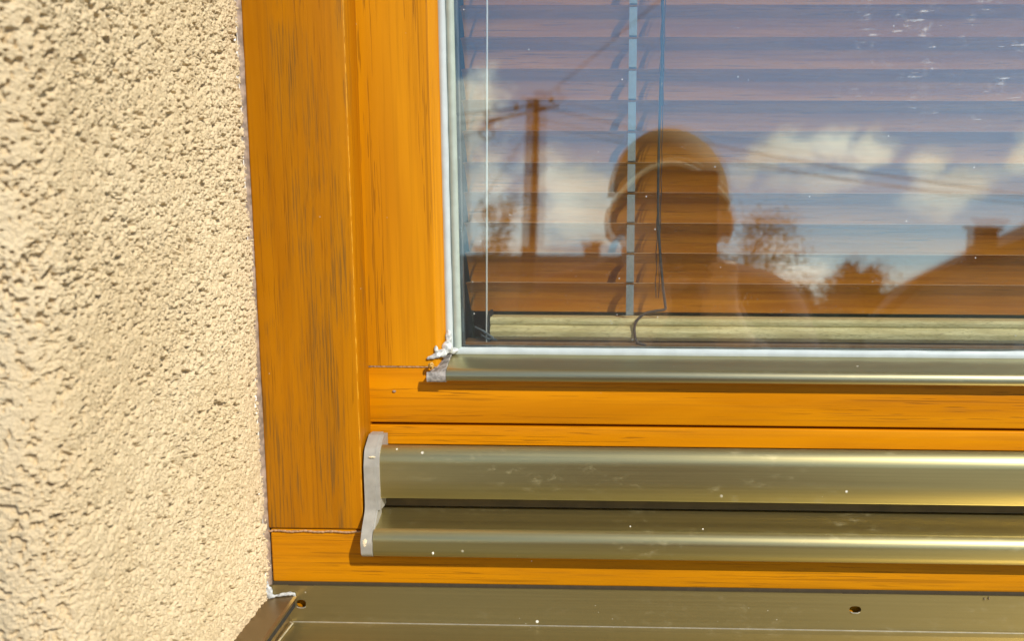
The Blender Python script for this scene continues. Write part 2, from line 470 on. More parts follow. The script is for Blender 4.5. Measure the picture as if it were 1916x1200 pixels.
F = grid_mesh(None, *shape)
V = V.reshape(-1, 3)
ext = []
def quad(a, b, c, d):
    global V, F
    n = len(V); V = np.vstack([V, np.array([a, b, c, d], np.float32)]); F = np.vstack([F, [[n, n + 1, n + 2, n + 3]]])
zb, zt = -.339, .159
quad((X0, ys0, zt), (X0, yc, zt), (X0, yc, ZT), (X0, ys0, ZT))                        # reveal above
quad((X0, yc, zt), (-4, yc, zt), (-4, yc, 2.4), (X0, yc, 2.4))                        # facade above left
quad((xl + .001, yc, zb), (-4, yc, zb), (-4, yc, zt), (xl + .001, yc, zt))
quad((4, yc, -1.7), (-4, yc, -1.7), (-4, yc, zb), (4, yc, zb))                        # below the window
quad((X0, yc, ZT), (4, yc, ZT), (4, yc, 2.4), (X0, yc, 2.4))
quad((XR, yc, zb), (4, yc, zb), (4, yc, ZT), (XR, yc, ZT))
quad((XR, ys0, zb), (XR, yc, zb), (XR, yc, ZT), (XR, ys0, ZT))
quad((X0, ys0, ZT), (X0, yc, ZT), (XR, yc, ZT), (XR, ys0, ZT))
quad((X0, yc, zb), (XR, yc, zb), (XR, yc, -.36), (X0, yc, -.36))
me = bpy.data.meshes.new('rendered_wall')
me.vertices.add(len(V)); me.vertices.foreach_set('co', V.ravel())
me.loops.add(len(F) * 4); me.loops.foreach_set('vertex_index', F.ravel().astype(np.int32))
me.polygons.add(len(F)); me.polygons.foreach_set('loop_start', (np.arange(len(F)) * 4).astype(np.int32))
me.update(calc_edges=True); me.validate()
wall = link('rendered_wall', me, M['stucco'], None, False)
tag(wall, 'cream rough rendered wall turning into the window reveal on the left', 'wall')

# ------------------------------------------------------------------ window: outer frame, sash, glass
win = thing('window', 'orange varnished wooden window with double glazing, dirty grey sealant and bronze drip rails', 'window', (0, 0, -.254))
FY, SY = -.036, -.014
of_ = obj('frame', bar(-.2460, -.1858, FY, .05, -.2183, ZT + .02, .0016), M['wood_stile'], win, True)
obj('frame', bar(XR - .06, XR - .002, FY, .05, -.2183, ZT + .02, .0016), M['wood_stile'], win, True)
obj('frame', bar(-.2450, XR - .002, FY + .0008, .05, -.2535, -.2187, .0014), M['wood_bottom'], win, True)
obj('frame', bar(-.2450, XR - .002, FY + .004, .05, ZT - .04, ZT + .019, .0014), M['wood_rail'], win, True)
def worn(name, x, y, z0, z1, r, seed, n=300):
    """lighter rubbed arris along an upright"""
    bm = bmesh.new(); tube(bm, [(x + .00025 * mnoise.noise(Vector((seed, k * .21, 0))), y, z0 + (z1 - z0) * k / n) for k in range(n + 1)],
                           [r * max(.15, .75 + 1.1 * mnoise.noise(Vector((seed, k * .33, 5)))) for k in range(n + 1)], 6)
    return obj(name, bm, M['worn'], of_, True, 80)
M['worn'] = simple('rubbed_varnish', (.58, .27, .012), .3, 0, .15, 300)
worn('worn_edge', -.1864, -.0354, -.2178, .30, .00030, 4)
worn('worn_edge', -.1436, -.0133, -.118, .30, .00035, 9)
def stile(x0, x1, xi, zlo, zhi):
    """sash upright with a chamfered glazing edge; xi = inner edge at glass"""
    s_ = 1 if xi > x0 else -1
    pts = fillet([(x0, SY), (x1, SY), (xi, -.0015), (xi, .045), (x0, .045)], [.0006, .0016, .001, 0, 0], 5)
    bm = bmesh.new(); a = [bm.verts.new((x, y, zlo)) for x, y in pts]; b = [bm.verts.new((x, y, zhi)) for x, y in pts]
    n = len(pts)
    for i in range(n): bm.faces.new((a[i], a[(i + 1) % n], b[(i + 1) % n], b[i]))
    bm.faces.new(a); bm.faces.new(b[::-1]); return bm
sash = obj('sash_stile', stile(-.192, -.1424, -.1384, -.1184, ZT - .035), M['wood_sash_v'], win, True, 25)
obj('sash_stile', stile(XR - .055, XR - .105, XR - .109, -.1184, ZT - .035), M['wood_sash_v'], win, True, 25)
obj('sash_rail', bar(-.190, XR - .055, SY + .0002, .045, -.1552, -.1187, .0011), M['wood_rail'], win, True)
obj('sash_rail', bar(-.190, XR - .055, SY, .045, ZT - .09, ZT - .036, .0011), M['wood_rail'], win, True)
obj('weather_strip', bar(-.190, XR - .055, SY - .0004, .045, -.1692, -.1568, .0007), M['wood_rail'], win, True)
obj('groove_seal', bar(-.186, XR - .06, -.004, .04, -.1570, -.1550, 0), M['blackrub_and_shade'], win)

# panes: two, the inner one a touch out of parallel, with the spacer between
def pane(name, y0, y1, mat, parent, rot=None):
    bm = bmesh.new(); box(bm, -.1345, XR - .106, y0, y1, -.114, ZT - .086)
    if rot:
        c = Vector((.05, (y0 + y1) / 2, 0)); bmesh.ops.rotate(bm, cent=c, matrix=rot, verts=bm.verts[:])
    return obj(name, bm, mat, parent)
g1 = pane('pane', 0, .004, M['glass'], win)
g2 = pane('pane', .0170, .0200, M['glass_in'], win, Matrix.Rotation(R(.24), 3, 'X') @ Matrix.Rotation(R(-.22), 3, 'Z'))
bm = bmesh.new()
box(bm, -.1338, -.1300, .0042, .0150, -.110, ZT - .088); box(bm, XR - .110, XR - .1065, .0042, .0150, -.110, ZT - .088)
box(bm, -.1300, XR - .110, .0042, .0150, -.1135, -.1097)
obj('spacer', bm, M['spacer'], win)
bm = bmesh.new()
for x in (-.1297, ):
    for z_ in (.01, -.034, -.036, .13): lump(bm, (x, .007, z_ + .001), (.0009, .0012, .0013), 2)
    tube(bm, [(x, .0065, -.1), (x, .0067, 0.0), (x, .0063, .3)], .0006, 6)
obj('sealant_bead', bm, M['spacer'], g1, True)
# inner edge of frame behind the glass
obj('inner_frame', bar(-.1385, -.1335, .020, .060, -.118, ZT - .09, .0004), M['blackrub_and_shade'], win)
obj('inner_frame', bar(-.1335, XR - .11, .020, .060, -.122, -.1135, .0004), M['wood_stile'], win)

# sealant: white outer smear and green-grey bead
def bead_v(x0, x1, yf, z0, z1, wob, seed, bulge=.0012):
    n = 90; bm = bmesh.new(); rows = []
    for k in range(n + 1):
        zz = z0 + (z1 - z0) * k / n; row = []
        for j in range(7):
            t = j / 6; e = wob * mnoise.noise(Vector((seed, zz * 55, j // 3)))
            x = x0 + (x1 - x0) * t + (e if j in (0, 6) else e * .5)
            y = yf - bulge * math.sin(math.pi * t) + .0002 * mnoise.noise(Vector((zz * 90, seed, t)))
            row.append(bm.verts.new((x, y, zz)))
        row.append(bm.verts.new((x1, .001, zz))); row.insert(0, bm.verts.new((x0, .001, zz)))
        rows.append(row)
    for a, b in zip(rows, rows[1:]):
        for i in range(len(a)): 
            j = (i + 1) % len(a); bm.faces.new((a[i], a[j], b[j], b[i]))
    bm.faces.new(rows[0]); bm.faces.new(rows[-1][::-1])
    return bm
obj('sealant', bead_v(-.1396, -.1347, -.0022, -.1085, ZT - .09, .0005, 1.3, .0012), M['sil_white'], win, True, 60)
obj('glazing_bead', bead_v(-.1345, -.1297, -.0010, -.1090, ZT - .09, .00015, 5.3, .0012), M['sil_green'], win, True, 60)
def bead_h(x0, x1, z0, z1, yf, wob, seed, bulge=.001, n=200):
    bm = bmesh.new(); rows = []
    for k in range(n + 1):
        x = x0 + (x1 - x0) * k / n; row = [bm.verts.new((x, .001, z0))]
        for j in range(7):
            t = j / 6; e = wob * mnoise.noise(Vector((seed, x * 38, 0))) + wob * .5 * mnoise.noise(Vector((seed, x * 160, 3)))
            row.append(bm.verts.new((x, yf - bulge * math.sin(math.pi * t), z0 + (z1 - z0) * t + (e if j == 6 else 0))))
        row.append(bm.verts.new((x, .001, z1))); rows.append(row)
    for a, b in zip(rows, rows[1:]):
        for i in range(len(a)):
            j = (i + 1) % len(a); bm.faces.new((a[i], a[j], b[j], b[i]))
    bm.faces.new(rows[0]); bm.faces.new(rows[-1][::-1]); return bm
obj('sealant', bead_h(-.1335, XR - .11, -.1140, -.1086, -.0012, .0009, 2.7), M['sil_white'], win, True, 60)

def arc(cy, cz, r, a0, a1, n=14):
    """points on an arc in (y, z); angle 90 = straight up, 0 = towards the viewer"""
    return [(cy - r * math.cos(R(a0 + (a1 - a0) * k / n)), cz + r * math.sin(R(a0 + (a1 - a0) * k / n))) for k in range(n + 1)]
# drip rail under the glass
prof = [(-.001, -.1125), (-.0032, -.1131), (-.010, -.1150)] + arc(-.0172, -.1232, .0052, 66, 0) + [(-.0224, -.1256), (-.0218, -.1262), (-.0196, -.1262), (-.0150, -.1215), (-.0135, -.1225), (-.010, -.1235), (-.001, -.122)]
drip = obj('drip_rail', extrude_x(prof, -.1350, XR - .115, 1), M['metal_drip'], win, True, 50)
capp = fillet([(-.001, -.1105), (-.005, -.1115), (-.0196, -.1176), (-.0232, -.1218), (-.0230, -.1268), (-.018, -.1272), (-.0135, -.1262), (-.001, -.122)],
              [0, .001, .004, .004, .002, .001, 0, 0], 6)
cap = extrude_x(capp, -.1470, -.1352, 10, .00045, 3)
for v in cap.verts:   # the outer end is torn low at the top
    t = max(0, min(1, (-.1352 - v.co.x) / .0118)); 
    if v.co.z > -.1200: v.co.z -= .0060 * t
obj('end_cap', cap, M['cap_old'], drip, True, 50)
def smear(name, blobs, mat, parent, vox=.0005):
    """sealant dragged over an edge: blobs fused into one uneven skin"""
    bm = bmesh.new()
    for k, (c, r) in enumerate(blobs): lump(bm, c, r, 3, .35, 1.7, k * 1.7)
    o = obj(name, bm, mat, parent, True, 80)
    m_ = o.modifiers.new('fuse', 'REMESH'); m_.mode = 'VOXEL'; m_.voxel_size = vox; m_.use_smooth_shade = True
    k = o.modifiers.new('smooth', 'SMOOTH'); k.iterations = 3; k.factor = .5
    return o
m_dsil = simple('dirty_white_sealant', (.44, .45, .44), .42, 0, .35, 420, .0005)
smear('sealant_smear', [((-.1370, -.0030, -.1030), (.0022, .0022, .0060)), ((-.1375, -.0060, -.1078), (.0034, .0038, .0044)), ((-.1400, -.0110, -.1105), (.0034, .0030, .0026)),
    ((-.1345, -.0030, -.1105), (.0036, .0026, .0020)), ((-.1424, -.0145, -.1115), (.0028, .0016, .0017)), ((-.1424, -.0148, -.1078), (.0014, .0010, .0026)),
    ((-.1450, -.0150, -.1126), (.0026, .0011, .0012)), ((-.1474, -.0150, -.1132), (.0012, .0008, .0013))], m_dsil, win)
bm = bmesh.new(); lump(bm, (-.1450, -.0190, -.1172), (.0016, .0012, .0018), 3, .8, 2.2, 8)
obj('rust_spot', bm, simple('amber_resin', (.42, .24, .05), .5, 0, .4, 900), drip, True, 80)
bm = bmesh.new(); lump(bm, (-.1700, SY - .0002, -.1348), (.0012, .0007, .0008), 2, .4, 2, 1)
obj('paint_speck', bm, M['sil_dirty'], win, True, 80)

# rain rail: rounded upper plate, dark recess, projecting lip
up = [(SY - .002, -.1715), (-.0275, -.1690), (-.0283, -.1660)] + arc(-.0240, -.1755, .0114, 63, 0, 20) + [(-.0356, -.186), (-.0354, -.1970), (-.0348, -.1978), (-.0210, -.1978), (-.0210, -.2025), (SY - .002, -.2025)]
rail = obj('rain_rail', extrude_x(up, -.1755, XR - .075, 1), M['metal_rail'], win, True, 50)
obj('recess_shade', bar(-.1755, XR - .075, -.0242, -.0215, -.2062, -.1979, 0), simple('brown_recess_shade', (.085, .058, .020), .8, 0, .2, 60), rail)  # brown bar stands in for the shaded metal inside the recess
lo_p = [(-.0205, -.2056), (-.0230, -.2067), (-.0300, -.2099), (-.0365, -.2129)] + arc(-.0400, -.2215, .0080, 70, 0, 18) + [(-.0479, -.2270), (-.0472, -.2304), (-.0465, -.2310), (-.0445, -.2308), (-.0400, -.2200), (-.0368, -.2200), (-.0205, -.2130)]
obj('rain_lip', extrude_x(lo_p, -.1768, XR - .075, 1), M['metal_rail'], rail, True, 50)
c_out = [(SY - .002, -.1605), (-.024, -.1602), (-.0345, -.1672), (-.0372, -.1772), (-.0372, -.1990), (-.0378, -.2050), (-.0450, -.2140), (-.0492, -.2215), (-.0484, -.2298), (-.0445, -.2325), (-.0400, -.2260), (-.0368, -.2180), (-.0368, -.2150), (SY - .002, -.2020)]
cp = fillet(c_out, [0, .005, .008, .008, .008, .008, .008, .005, .004, .003, .002, 0, 0, 0], 6)
bm = extrude_x(cp, -.1840, -.1772, 2)
bmesh.ops.recalc_face_normals(bm, faces=bm.faces)
ec = obj('end_cap', bm, M['cap_plastic'], rail, True, 45)
rib1 = [(y + .0009, z_) for y, z_ in c_out[1:6]]
obj('cap_rib', extrude_x(fillet([(SY - .002, -.1612)] + rib1 + [(-.0290, -.2050), (SY - .002, -.2035)], [0, .005, .008, .008, .004, 0, 0, 0], 6), -.1776, -.1745, 2), M['cap_plastic'], ec, True, 45)
rib2 = [(y + .0012, z_) for y, z_ in c_out[5:10]]
obj('cap_rib', extrude_x(fillet([(-.0290, -.2052)] + rib2 + [(-.0395, -.2200), (-.029, -.215)], [0, 0, .006, .006, .005, .003, 0, 0], 6), -.1775, -.1762, 2), M['cap_plastic'], ec, True, 45)
bm = bmesh.new(); lump(bm, (-.1812, -.0488, -.2218), (.0014, .0004, .0024), 3, .9, 2.4, 2)
lump(bm, (-.1785, -.0366, -.1712), (.0019, .0004, .0005), 3, .7, 2.4, 6)
obj('paint_chip', bm, simple('cream_paint_chip', (.80, .68, .46), .6, 0, .1), ec, True, 80)

# sealant line between frame and reveal
bm = bmesh.new(); n = 260; rows = []
for k in range(n + 1):
    zz = -.262 + (ZT + .262) * k / n
    e = .0010 * mnoise.noise(Vector((3, zz * 70, 1))) + .0006 * mnoise.noise(Vector((8, zz * 300, 1)))
    row = [bm.verts.new((-.2500, -.0360, zz)), bm.verts.new((-.2478 + e * .4, -.0384 - e * .3, zz)), bm.verts.new((-.2468 + e * .5, -.0374, zz)), bm.verts.new((-.2456 + e * .6, -.0362, zz)), bm.verts.new((-.2456, -.0340, zz)), bm.verts.new((-.25, -.0330, zz))]
    rows.append(row)
for a, b in zip(rows, rows[1:]):
    for i in range(6):
        j = (i + 1) % 6; bm.faces.new((a[i], a[j], b[j], b[i]))
bm.faces.new(rows[0]); bm.faces.new(rows[-1][::-1])
obj('edge_sealant', bm, M['sil_dirty'], win, True, 60)
bm = bmesh.new(); wl = []
for k in range(200):
    zz = -.262 + .5 * k / 199; wl.append((-.2479 + .0006 * mnoise.noise(Vector((zz * 60, 2, 5))), -.0386, zz))
tube(bm, wl, [.00015 + .0006 * max(0, mnoise.noise(Vector((i_ * .13, 7, 1))) + .30) for i_ in range(200)], 6)
obj('white_caulk_line', bm, simple('white_caulk', (.66, .64, .58), .5, 0, .1), win, True, 60)
bm = bmesh.new()
for k in range(26):
    lump(bm, (-.2478 + random.uniform(-.0012, .0006), -.0405, random.uniform(-.25, .12)), (random.uniform(.0003, .0008), .0005, random.uniform(.0006, .0025)), 2, .8, 2, k)
obj('sealant_crumbs', bm, simple('white_sealant_crumbs', (.85, .85, .83), .5, 0, .05), win, True, 80)
# joint line of the two frame pieces
bm = bmesh.new()
for k in range(22):
    lump(bm, (-.2440 + k * .0027, FY - .0002, -.2196 + .0003 * math.sin(k)), (.0019, .0004, .0007), 2, .6, 2, k)
obj('joint_sealant', bm, simple('brown_joint_filler', (.36, .21, .11), .5, 0, .3, 300), win, True, 80)
bm = bmesh.new()
for k in range(17):
    lump(bm, (-.1845 + k * .0027, SY - .0001, -.1190), (.0019, .0003, .00045), 2, .6, 2, k)
obj('joint_sealant', bm, bpy.data.materials['brown_joint_filler'], win, True, 80)

# ------------------------------------------------------------------ venetian blind behind the glass
blind = thing('venetian_blind', 'brown wood print venetian blind closed behind the glass', 'blind', (.4, .03, -.1))
BX0, BX1, PITCH, Z0 = -.1312, XR - .115, .01962, .1073
def slat_mesh():
    bm = bmesh.new(); n = 14; top = (.0262, 0.0); bot = (.0398, -.0213); sag = .0023; th = .00065
    xs = [BX0, BX0 + .0008, BX0 + .0025] + list(np.linspace(BX0 + .02, BX1, 24))
    front, back = [], []
    for x in xs:
        cut = .0014 if x == BX0 else (.0004 if x == BX0 + .0008 else 0)
        fr, bk = [], []
        for k in range(n + 1):
            t = max(0, (k - 1) / (n - 1)); tt = t
            z_ = top[1] + (bot[1] - top[1]) * tt; y = top[0] + (bot[0] - top[0]) * tt + sag * 4 * t * (1 - t)
            if k == 0: z_ -= cut; y -= .0009                 # rolled lip that shades the face below it
            if k == 1: z_ = top[1] - .0006; y = top[0]
            if k == n: z_ += cut
            fr.append(bm.verts.new((x, y, z_))); bk.append(bm.verts.new((x, y + th, z_ + .0001)))
        front.append(fr); back.append(bk)
    for g, flip in ((front, False), (back, True)):
        for a, b in zip(g, g[1:]):
            for i in range(n):
                q = (a[i], a[i + 1], b[i + 1], b[i]); bm.faces.new(q if not flip else q[::-1])
    for i in (0, n):
        for a, b, c, d in zip(front, front[1:], back[1:], back): bm.faces.new((a[i], b[i], c[i], d[i])).material_index = 1
    for i in range(n):
        for fr, bk in ((front[0], back[0]), (front[-1], back[-1])): bm.faces.new((fr[i], fr[i + 1], bk[i + 1], bk[i]))
    return bm
s0 = obj('slat', slat_mesh(), M['slat'], blind, True, 35)
s0.data.materials.append(simple('pale_slat_edge', (.92, .72, .50), .4, 0, .05))
s0.location = Vector((0, 0, Z0)) + Vector((0, 0, 0))
base_loc = s0.location.copy()
nz_ = 0
for k in range(-33, 10):
    if k == 0: continue
    c = s0.copy(); C.objects.link(c); c.parent = blind; c.matrix_parent_inverse = s0.matrix_parent_inverse.copy()
    c.location = Vector((0, random.uniform(-.0001, .0001), Z0 - k * PITCH + random.uniform(-.0002, .0002))); c.rotation_euler = (random.uniform(-.003, .003), random.uniform(-.0012, .0012), 0)
rp = fillet([(.0300, -.0925), (.0245, -.0925), (.0225, -.0940), (.0232, -.0968), (.0246, -.0978), (.0230, -.0990), (.0215, -.1015), (.0222, -.1050), (.0250, -.1078), (.0360, -.1085), (.036, -.0925)],
            [0, .0012, .002, .002, .0004, .001, .002, .002, .0015, 0, 0], 6)
br_ = obj('bottom_rail', extrude_x(rp, -.1150, BX1, 1), M['blind_rail'], blind, True, 45)
obj('rail_end', extrude_x([(.0300, -.0890), (.0222, -.0905), (.0215, -.1085), (.036, -.1088), (.036, -.089)], -.1168, -.1151, 1), M['blackrub_and_shade'], br_)
obj('rail_shadow_fillet', bar(-.133, BX1, .0208, .038, -.1185, -.1088, .0004), simple('brown_rail_shade', (.26, .14, .06), .5), win)  # brown strip stands in for the shadow below the blind rail
# ladder tape: runs down the front and tucks behind each slat's top edge
def tape_mesh(x_top, x_bot, wd):
    bm = bmesh.new(); prev = None
    pts = []
    for k in range(-33, 11):
        zt = Z0 - k * PITCH
        pts += [(zt + .0008, .0243), (zt + .0002, .0275), (zt - .0011, .0272), (zt - .0017, .0243), (zt - PITCH * .5, .0241)]
    zt = Z0 - 10 * PITCH
    pts = [p for p in pts if p[0] > -.0885] + [(-.0905, .0245)]
    for (z_, y) in pts:
        t = (Z0 - z_) / .2; xc = x_top + (x_bot - x_top) * t
        cur = [bm.verts.new((xc - wd / 2, y, z_)), bm.verts.new((xc + wd / 2, y, z_)), bm.verts.new((xc + wd / 2, y + .0003, z_)), bm.verts.new((xc - wd / 2, y + .0003, z_))]
        if prev:
            for i in range(4): bm.faces.new((prev[i], prev[(i + 1) % 4], cur[(i + 1) % 4], cur[i]))
        prev = cur
    return bm
tp = obj('ladder_tape', tape_mesh(-.0210, -.0229, .0050), M['tape'], blind)
obj('ladder_tape', tape_mesh(.560, .558, .0050), M['tape'], blind)
bm = bmesh.new(); tube(bm, [(-.0985, .0225, .78), (-.1131, .0225, .112), (-.1176, .0225, -.112)], .00058, 10)
obj('guide_wire', bm, M['wire_white'], blind, True)
for sx, r_ in ((-.0062, .0003), (-.0035, .00028)):
    bm = bmesh.new(); pts = []
    for k in range(-33, 10):
        zt = Z0 - k * PITCH; t = (Z0 - zt) / .2
        pts += [(-.0035 + sx + .004 - .003 * t + .0022, .0246, zt + .0008), (-.0035 + sx * .55 + .004 - .003 * t, .0262, zt - .0100)]
    tube(bm, pts, r_, 6); obj('ladder_cord', bm, M['cord'], blind, True)
# hanging pull cord, three twisted strands
cpath = smooth_path([(-.0010, .0225, .78), (-.0025, .0222, .110), (-.0035, .0220, .060), (-.0045, .0220, .010), (-.0043, .0220, -.031), (-.0014, .0220, -.069), (.0004, .0220, -.0830), (.0000, .0216, -.0862), (-.0060, .0212, -.0872),
                     (-.0125, .0209, -.0888), (-.0172, .0207, -.0925), (-.0195, .0206, -.0975), (-.0193, .0206, -.1035), (-.0175, .0206, -.1080), (-.0120, .0212, -.1100)], .0005)
bm = bmesh.new()
for ph in range(3):
    q = []
    for i, p in enumerate(cpath):
        a = i * .0005 / .0036 * 2 * math.pi + ph * 2 * math.pi / 3
        t = (cpath[min(i + 1, len(cpath) - 1)] - cpath[max(i - 1, 0)]).normalized(); sd = t.cross(Vector((0, 1, 0))).normalized()
        q.append(p + sd * math.cos(a) * .00042 + Vector((0, 1, 0)) * math.sin(a) * .00038)
    tube(bm, q, .00056, 5)
obj('pull_cord', bm, M['cord'], blind, True, 80)
bm = bmesh.new(); tube(bm, [(-.1250, .0215, -.0985), (-.119, .0210, -.1015), (-.1125, .0208, -.1060)], .0007, 6)
tube(bm, [(-.121, .0215, -.104), (-.116, .0212, -.1065), (-.1105, .0208, -.107)], .0005, 6)
obj('guide_hook', bm, M['spacer'], blind, True)

# dim room behind
bm = bmesh.new()
a0, a1, b0, b1, c0, c1 = -.6, 1.4, .062, 2.2, -1.2, 1.2
for q in (((a0, b1, c0), (a1, b1, c0), (a1, b1, c1), (a0, b1, c1)), ((a0, b0, c0), (a0, b1, c0), (a0, b1, c1), (a0, b0, c1)), ((a1, b0, c0), (a1, b1, c0), (a1, b1, c1), (a1, b0, c1)),
          ((a0, b0, c0), (a1, b0, c0), (a1, b1, c0), (a0, b1, c0)), ((a0, b0, c1), (a1, b0, c1), (a1, b1, c1), (a0, b1, c1)),
          ((a0, b0, c0), (a1, b0, c0), (a1, b0, -.12), (a0, b0, -.12)), ((a0, b0, -.12), (-.137, b0, -.12), (-.137, b0, c1), (a0, b0, c1)), ((XR - .11, b0, -.12), (a1, b0, -.12), (a1, b0, c1), (XR - .11, b0, c1)), ((-.137, b0, .72), (XR - .11, b0, .72), (XR - .11, b0, c1), (-.137, b0, c1))):
    bm.faces.new([bm.verts.new(p) for p in q])
room = obj('interior_wall', bm, M['dark_room']); tag(room, kind='structure')

# ------------------------------------------------------------------ metal window sill
sill = thing('window_sill', 'bronze aluminium window sill screwed under the wooden frame, with folded end', 'window sill', (.3, -.14, -.285))
FZ0, FZ1, FYY = -.2790, -.2548, -.0372
def flange():
    bm = bmesh.new(); hw, hh = .0034, .0021
    holes = [(-.2268, -.2668, .0030, .0026), (.1193, -.2650, .0036, .0022), (.465, -.2650, .0036, .0022), (.81, -.2650, .0036, .0022)]
    xs = [-.2480]; 
    cells = []
    x = -.2480
    for (hx, hz, rx, rz) in holes:
        cells.append(('q', x, hx - .008)); cells.append(('h', hx - .008, hx + .008, hx, hz, rx, rz)); x = hx + .008
    cells.append(('q', x, XR))
    for c in cells:
        if c[0] == 'q':
            for yy in (FYY, FYY + .0012):
                bm.faces.new([bm.verts.new(p) for p in ((c[1], yy, FZ0), (c[2], yy, FZ0), (c[2], yy, FZ1), (c[1], yy, FZ1))])
        else:
            _, xa, xb, hx, hz, rx, rz = c; n = 24; inner, outer = [], []
            for k in range(n):
                a = 2 * math.pi * (k + .5) / n; ca, sa = math.cos(a), math.sin(a)
                e = (abs(ca) ** 2.6 + abs(sa) ** 2.6) ** (-1 / 2.6)
                inner.append((hx + rx * ca * e, hz + rz * sa * e))
                sx = ((xb - hx) if ca > 0 else (hx - xa)) / max(abs(ca), 1e-6); sz = ((FZ1 - hz) if sa > 0 else (hz - FZ0)) / max(abs(sa), 1e-6)
                tt = min(sx, sz); outer.append((hx + ca * tt, hz + sa * tt))
            vi = [bm.verts.new((p[0], FYY, p[1])) for p in inner]; vb = [bm.verts.new((p[0], FYY + .0012, p[1])) for p in inner]; vo = [bm.verts.new((p[0], FYY, p[1])) for p in outer]
            for k in range(n):
                j = (k + 1) % n; bm.faces.new((vi[k], vi[j], vo[j], vo[k])); bm.faces.new((vi[k], vb[k], vb[j], vi[j]))
                # corner triangles
                (x1_, z1_), (x2_, z2_) = outer[k], outer[j]
                if abs(x1_ - x2_) > 1e-6 and abs(z1_ - z2_) > 1e-6:
                    cx = xa if min(x1_, x2_) < hx - .0079 else xb; cz = FZ0 if min(z1_, z2_) < FZ0 + 1e-5 else FZ1
                    bm.faces.new((vo[k], vo[j], bm.verts.new((cx, FYY, cz))))
    return bm
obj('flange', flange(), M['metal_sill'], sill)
# packing wood seen through the screw holes
obj('packing_strip', bar(-.245, XR - .01, FYY + .0045, -.020, -.2790, -.2555, 0), M['wood_bottom'], sill)
bm = bmesh.new()
for hx, hz in ((-.2268, -.2692), (.1193, -.2669)):
    tube(bm, [(hx - .0028, FYY - .0003, hz + .0004), (hx - .0014, FYY - .0005, hz - .0002), (hx + .0014, FYY - .0005, hz - .0002), (hx + .0028, FYY - .0003, hz + .0004)], .0004, 6)
obj('hole_burr', bm, M['metal_edge'], sill, True)
# dark brown strip in the gap above the flange with grit
obj('gap_strip', bar(-.245, XR - .004, -.0350, -.02, -.2562, -.2530, 0), simple('dark_brown_gap', (.05, .035, .015), .9), sill)
tn = math.tan(R(4.5))
tray = [(FYY + .001, -.2790), (FYY - .0002, -.2783), (FYY - .0014, -.2790), (FYY - .0040, -.2800), (-.262, -.2800 - (.262 - .0412) * tn), (-.262, -.2800 - .2208 * tn - .030), (-.260, -.2800 - .2208 * tn - .030), (-.260, -.2820 - .2188 * tn), (FYY, -.2830)]
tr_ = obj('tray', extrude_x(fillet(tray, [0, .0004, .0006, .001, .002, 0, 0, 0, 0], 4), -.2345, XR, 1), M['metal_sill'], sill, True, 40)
bm = bmesh.new(); tube(bm, [(-.2325, FYY - .0006, -.2786), (0, FYY - .0006, -.2786), (XR, FYY - .0006, -.2786)], .00042, 6)
obj('fold_edge', bm, M['metal_edge'], tr_, True)
# folded end with turned-over lip against the reveal
def zlip(y): return -.2608 - (-.037 - y) * .085
eb = bmesh.new(); prev = None
for k in range(13):
    y = FYY - .0002 - k / 12 * .215
    zt = zlip(y); zs = -.2795 - (-.037 - y) * tn
    cs = [(-.2600, zt - .0028), (-.2480, zt - .0024), (-.2305, zt), (-.2292, zt - .0012), (-.2296, zt - .0034), (-.2310, zt - .0018), (-.2345, zt - .0024), (-.2345, zs - .002), (-.2365, zs - .002), (-.2365, zt - .0042), (-.2600, zt - .0048)]
    cur = [eb.verts.new((x, y, z_)) for x, z_ in cs]
    if prev:
        for i in range(len(cs)):
            j = (i + 1) % len(cs); eb.faces.new((prev[i], prev[j], cur[j], cur[i]))
    else: eb.faces.new(cur)
    prev = cur
eb.faces.new(prev[::-1])
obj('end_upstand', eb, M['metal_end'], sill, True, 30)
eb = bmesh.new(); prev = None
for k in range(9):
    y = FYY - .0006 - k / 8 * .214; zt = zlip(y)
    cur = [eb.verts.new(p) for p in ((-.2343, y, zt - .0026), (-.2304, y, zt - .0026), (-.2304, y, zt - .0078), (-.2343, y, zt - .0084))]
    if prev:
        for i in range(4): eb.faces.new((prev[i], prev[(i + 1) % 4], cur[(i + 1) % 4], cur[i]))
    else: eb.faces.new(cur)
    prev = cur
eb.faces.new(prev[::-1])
obj('lip_shade', eb, M['blackrub_and_shade'], sill)  # black strip stands in for the shade under the lip
bm = bmesh.new()
tube(bm, [(-.2337, -.0385, -.2786), (-.2318, -.0400, -.2787), (-.2322, -.0440, -.2792), (-.2330, -.06, -.2808), (-.2332, -.12, -.286)], .0006, 6)
obj('end_fold', bm, M['metal_edge'], sill, True)
smear('sealant_smear', [((-.2462, -.0385, -.2590), (.0026, .0016, .0040)), ((-.2472, -.0388, -.2545), (.0012, .0012, .0040)), ((-.2445, -.0385, -.2615), (.0020, .0012, .0014)),
    ((-.2405, -.0382, -.2612), (.0040, .0010, .0008)), ((-.2365, -.0382, -.2602), (.0036, .0011, .0011)), ((-.2330, -.0382, -.2598), (.0028, .0011, .0013)), ((-.2304, -.0380, -.2612), (.0009, .0008, .0022))],
    simple('bluish_sealant', (.44, .46, .46), .45, 0, .35, 500, .0004), sill)
bm = bmesh.new()
for (x, y, z_, r) in ((-.0795, -.0437, -.2160, .0006), (-.0210, -.0437, -.2160, .0009), (.0245, -.0400, -.2143, .0008), (-.1400, -.0480, -.2280, .0007), (-.0200, -.0380, -.2130, .0004), (.0790, -.0420, -.2150, .0005)):
    lump(bm, (x, y, z_), (r, r * .6, r * 1.3), 2, .9, 2.3, x * 90)
obj('paint_speck', bm, simple('white_paint_speck', (.8, .78, .7), .6), rail, True, 80)
bm = bmesh.new()
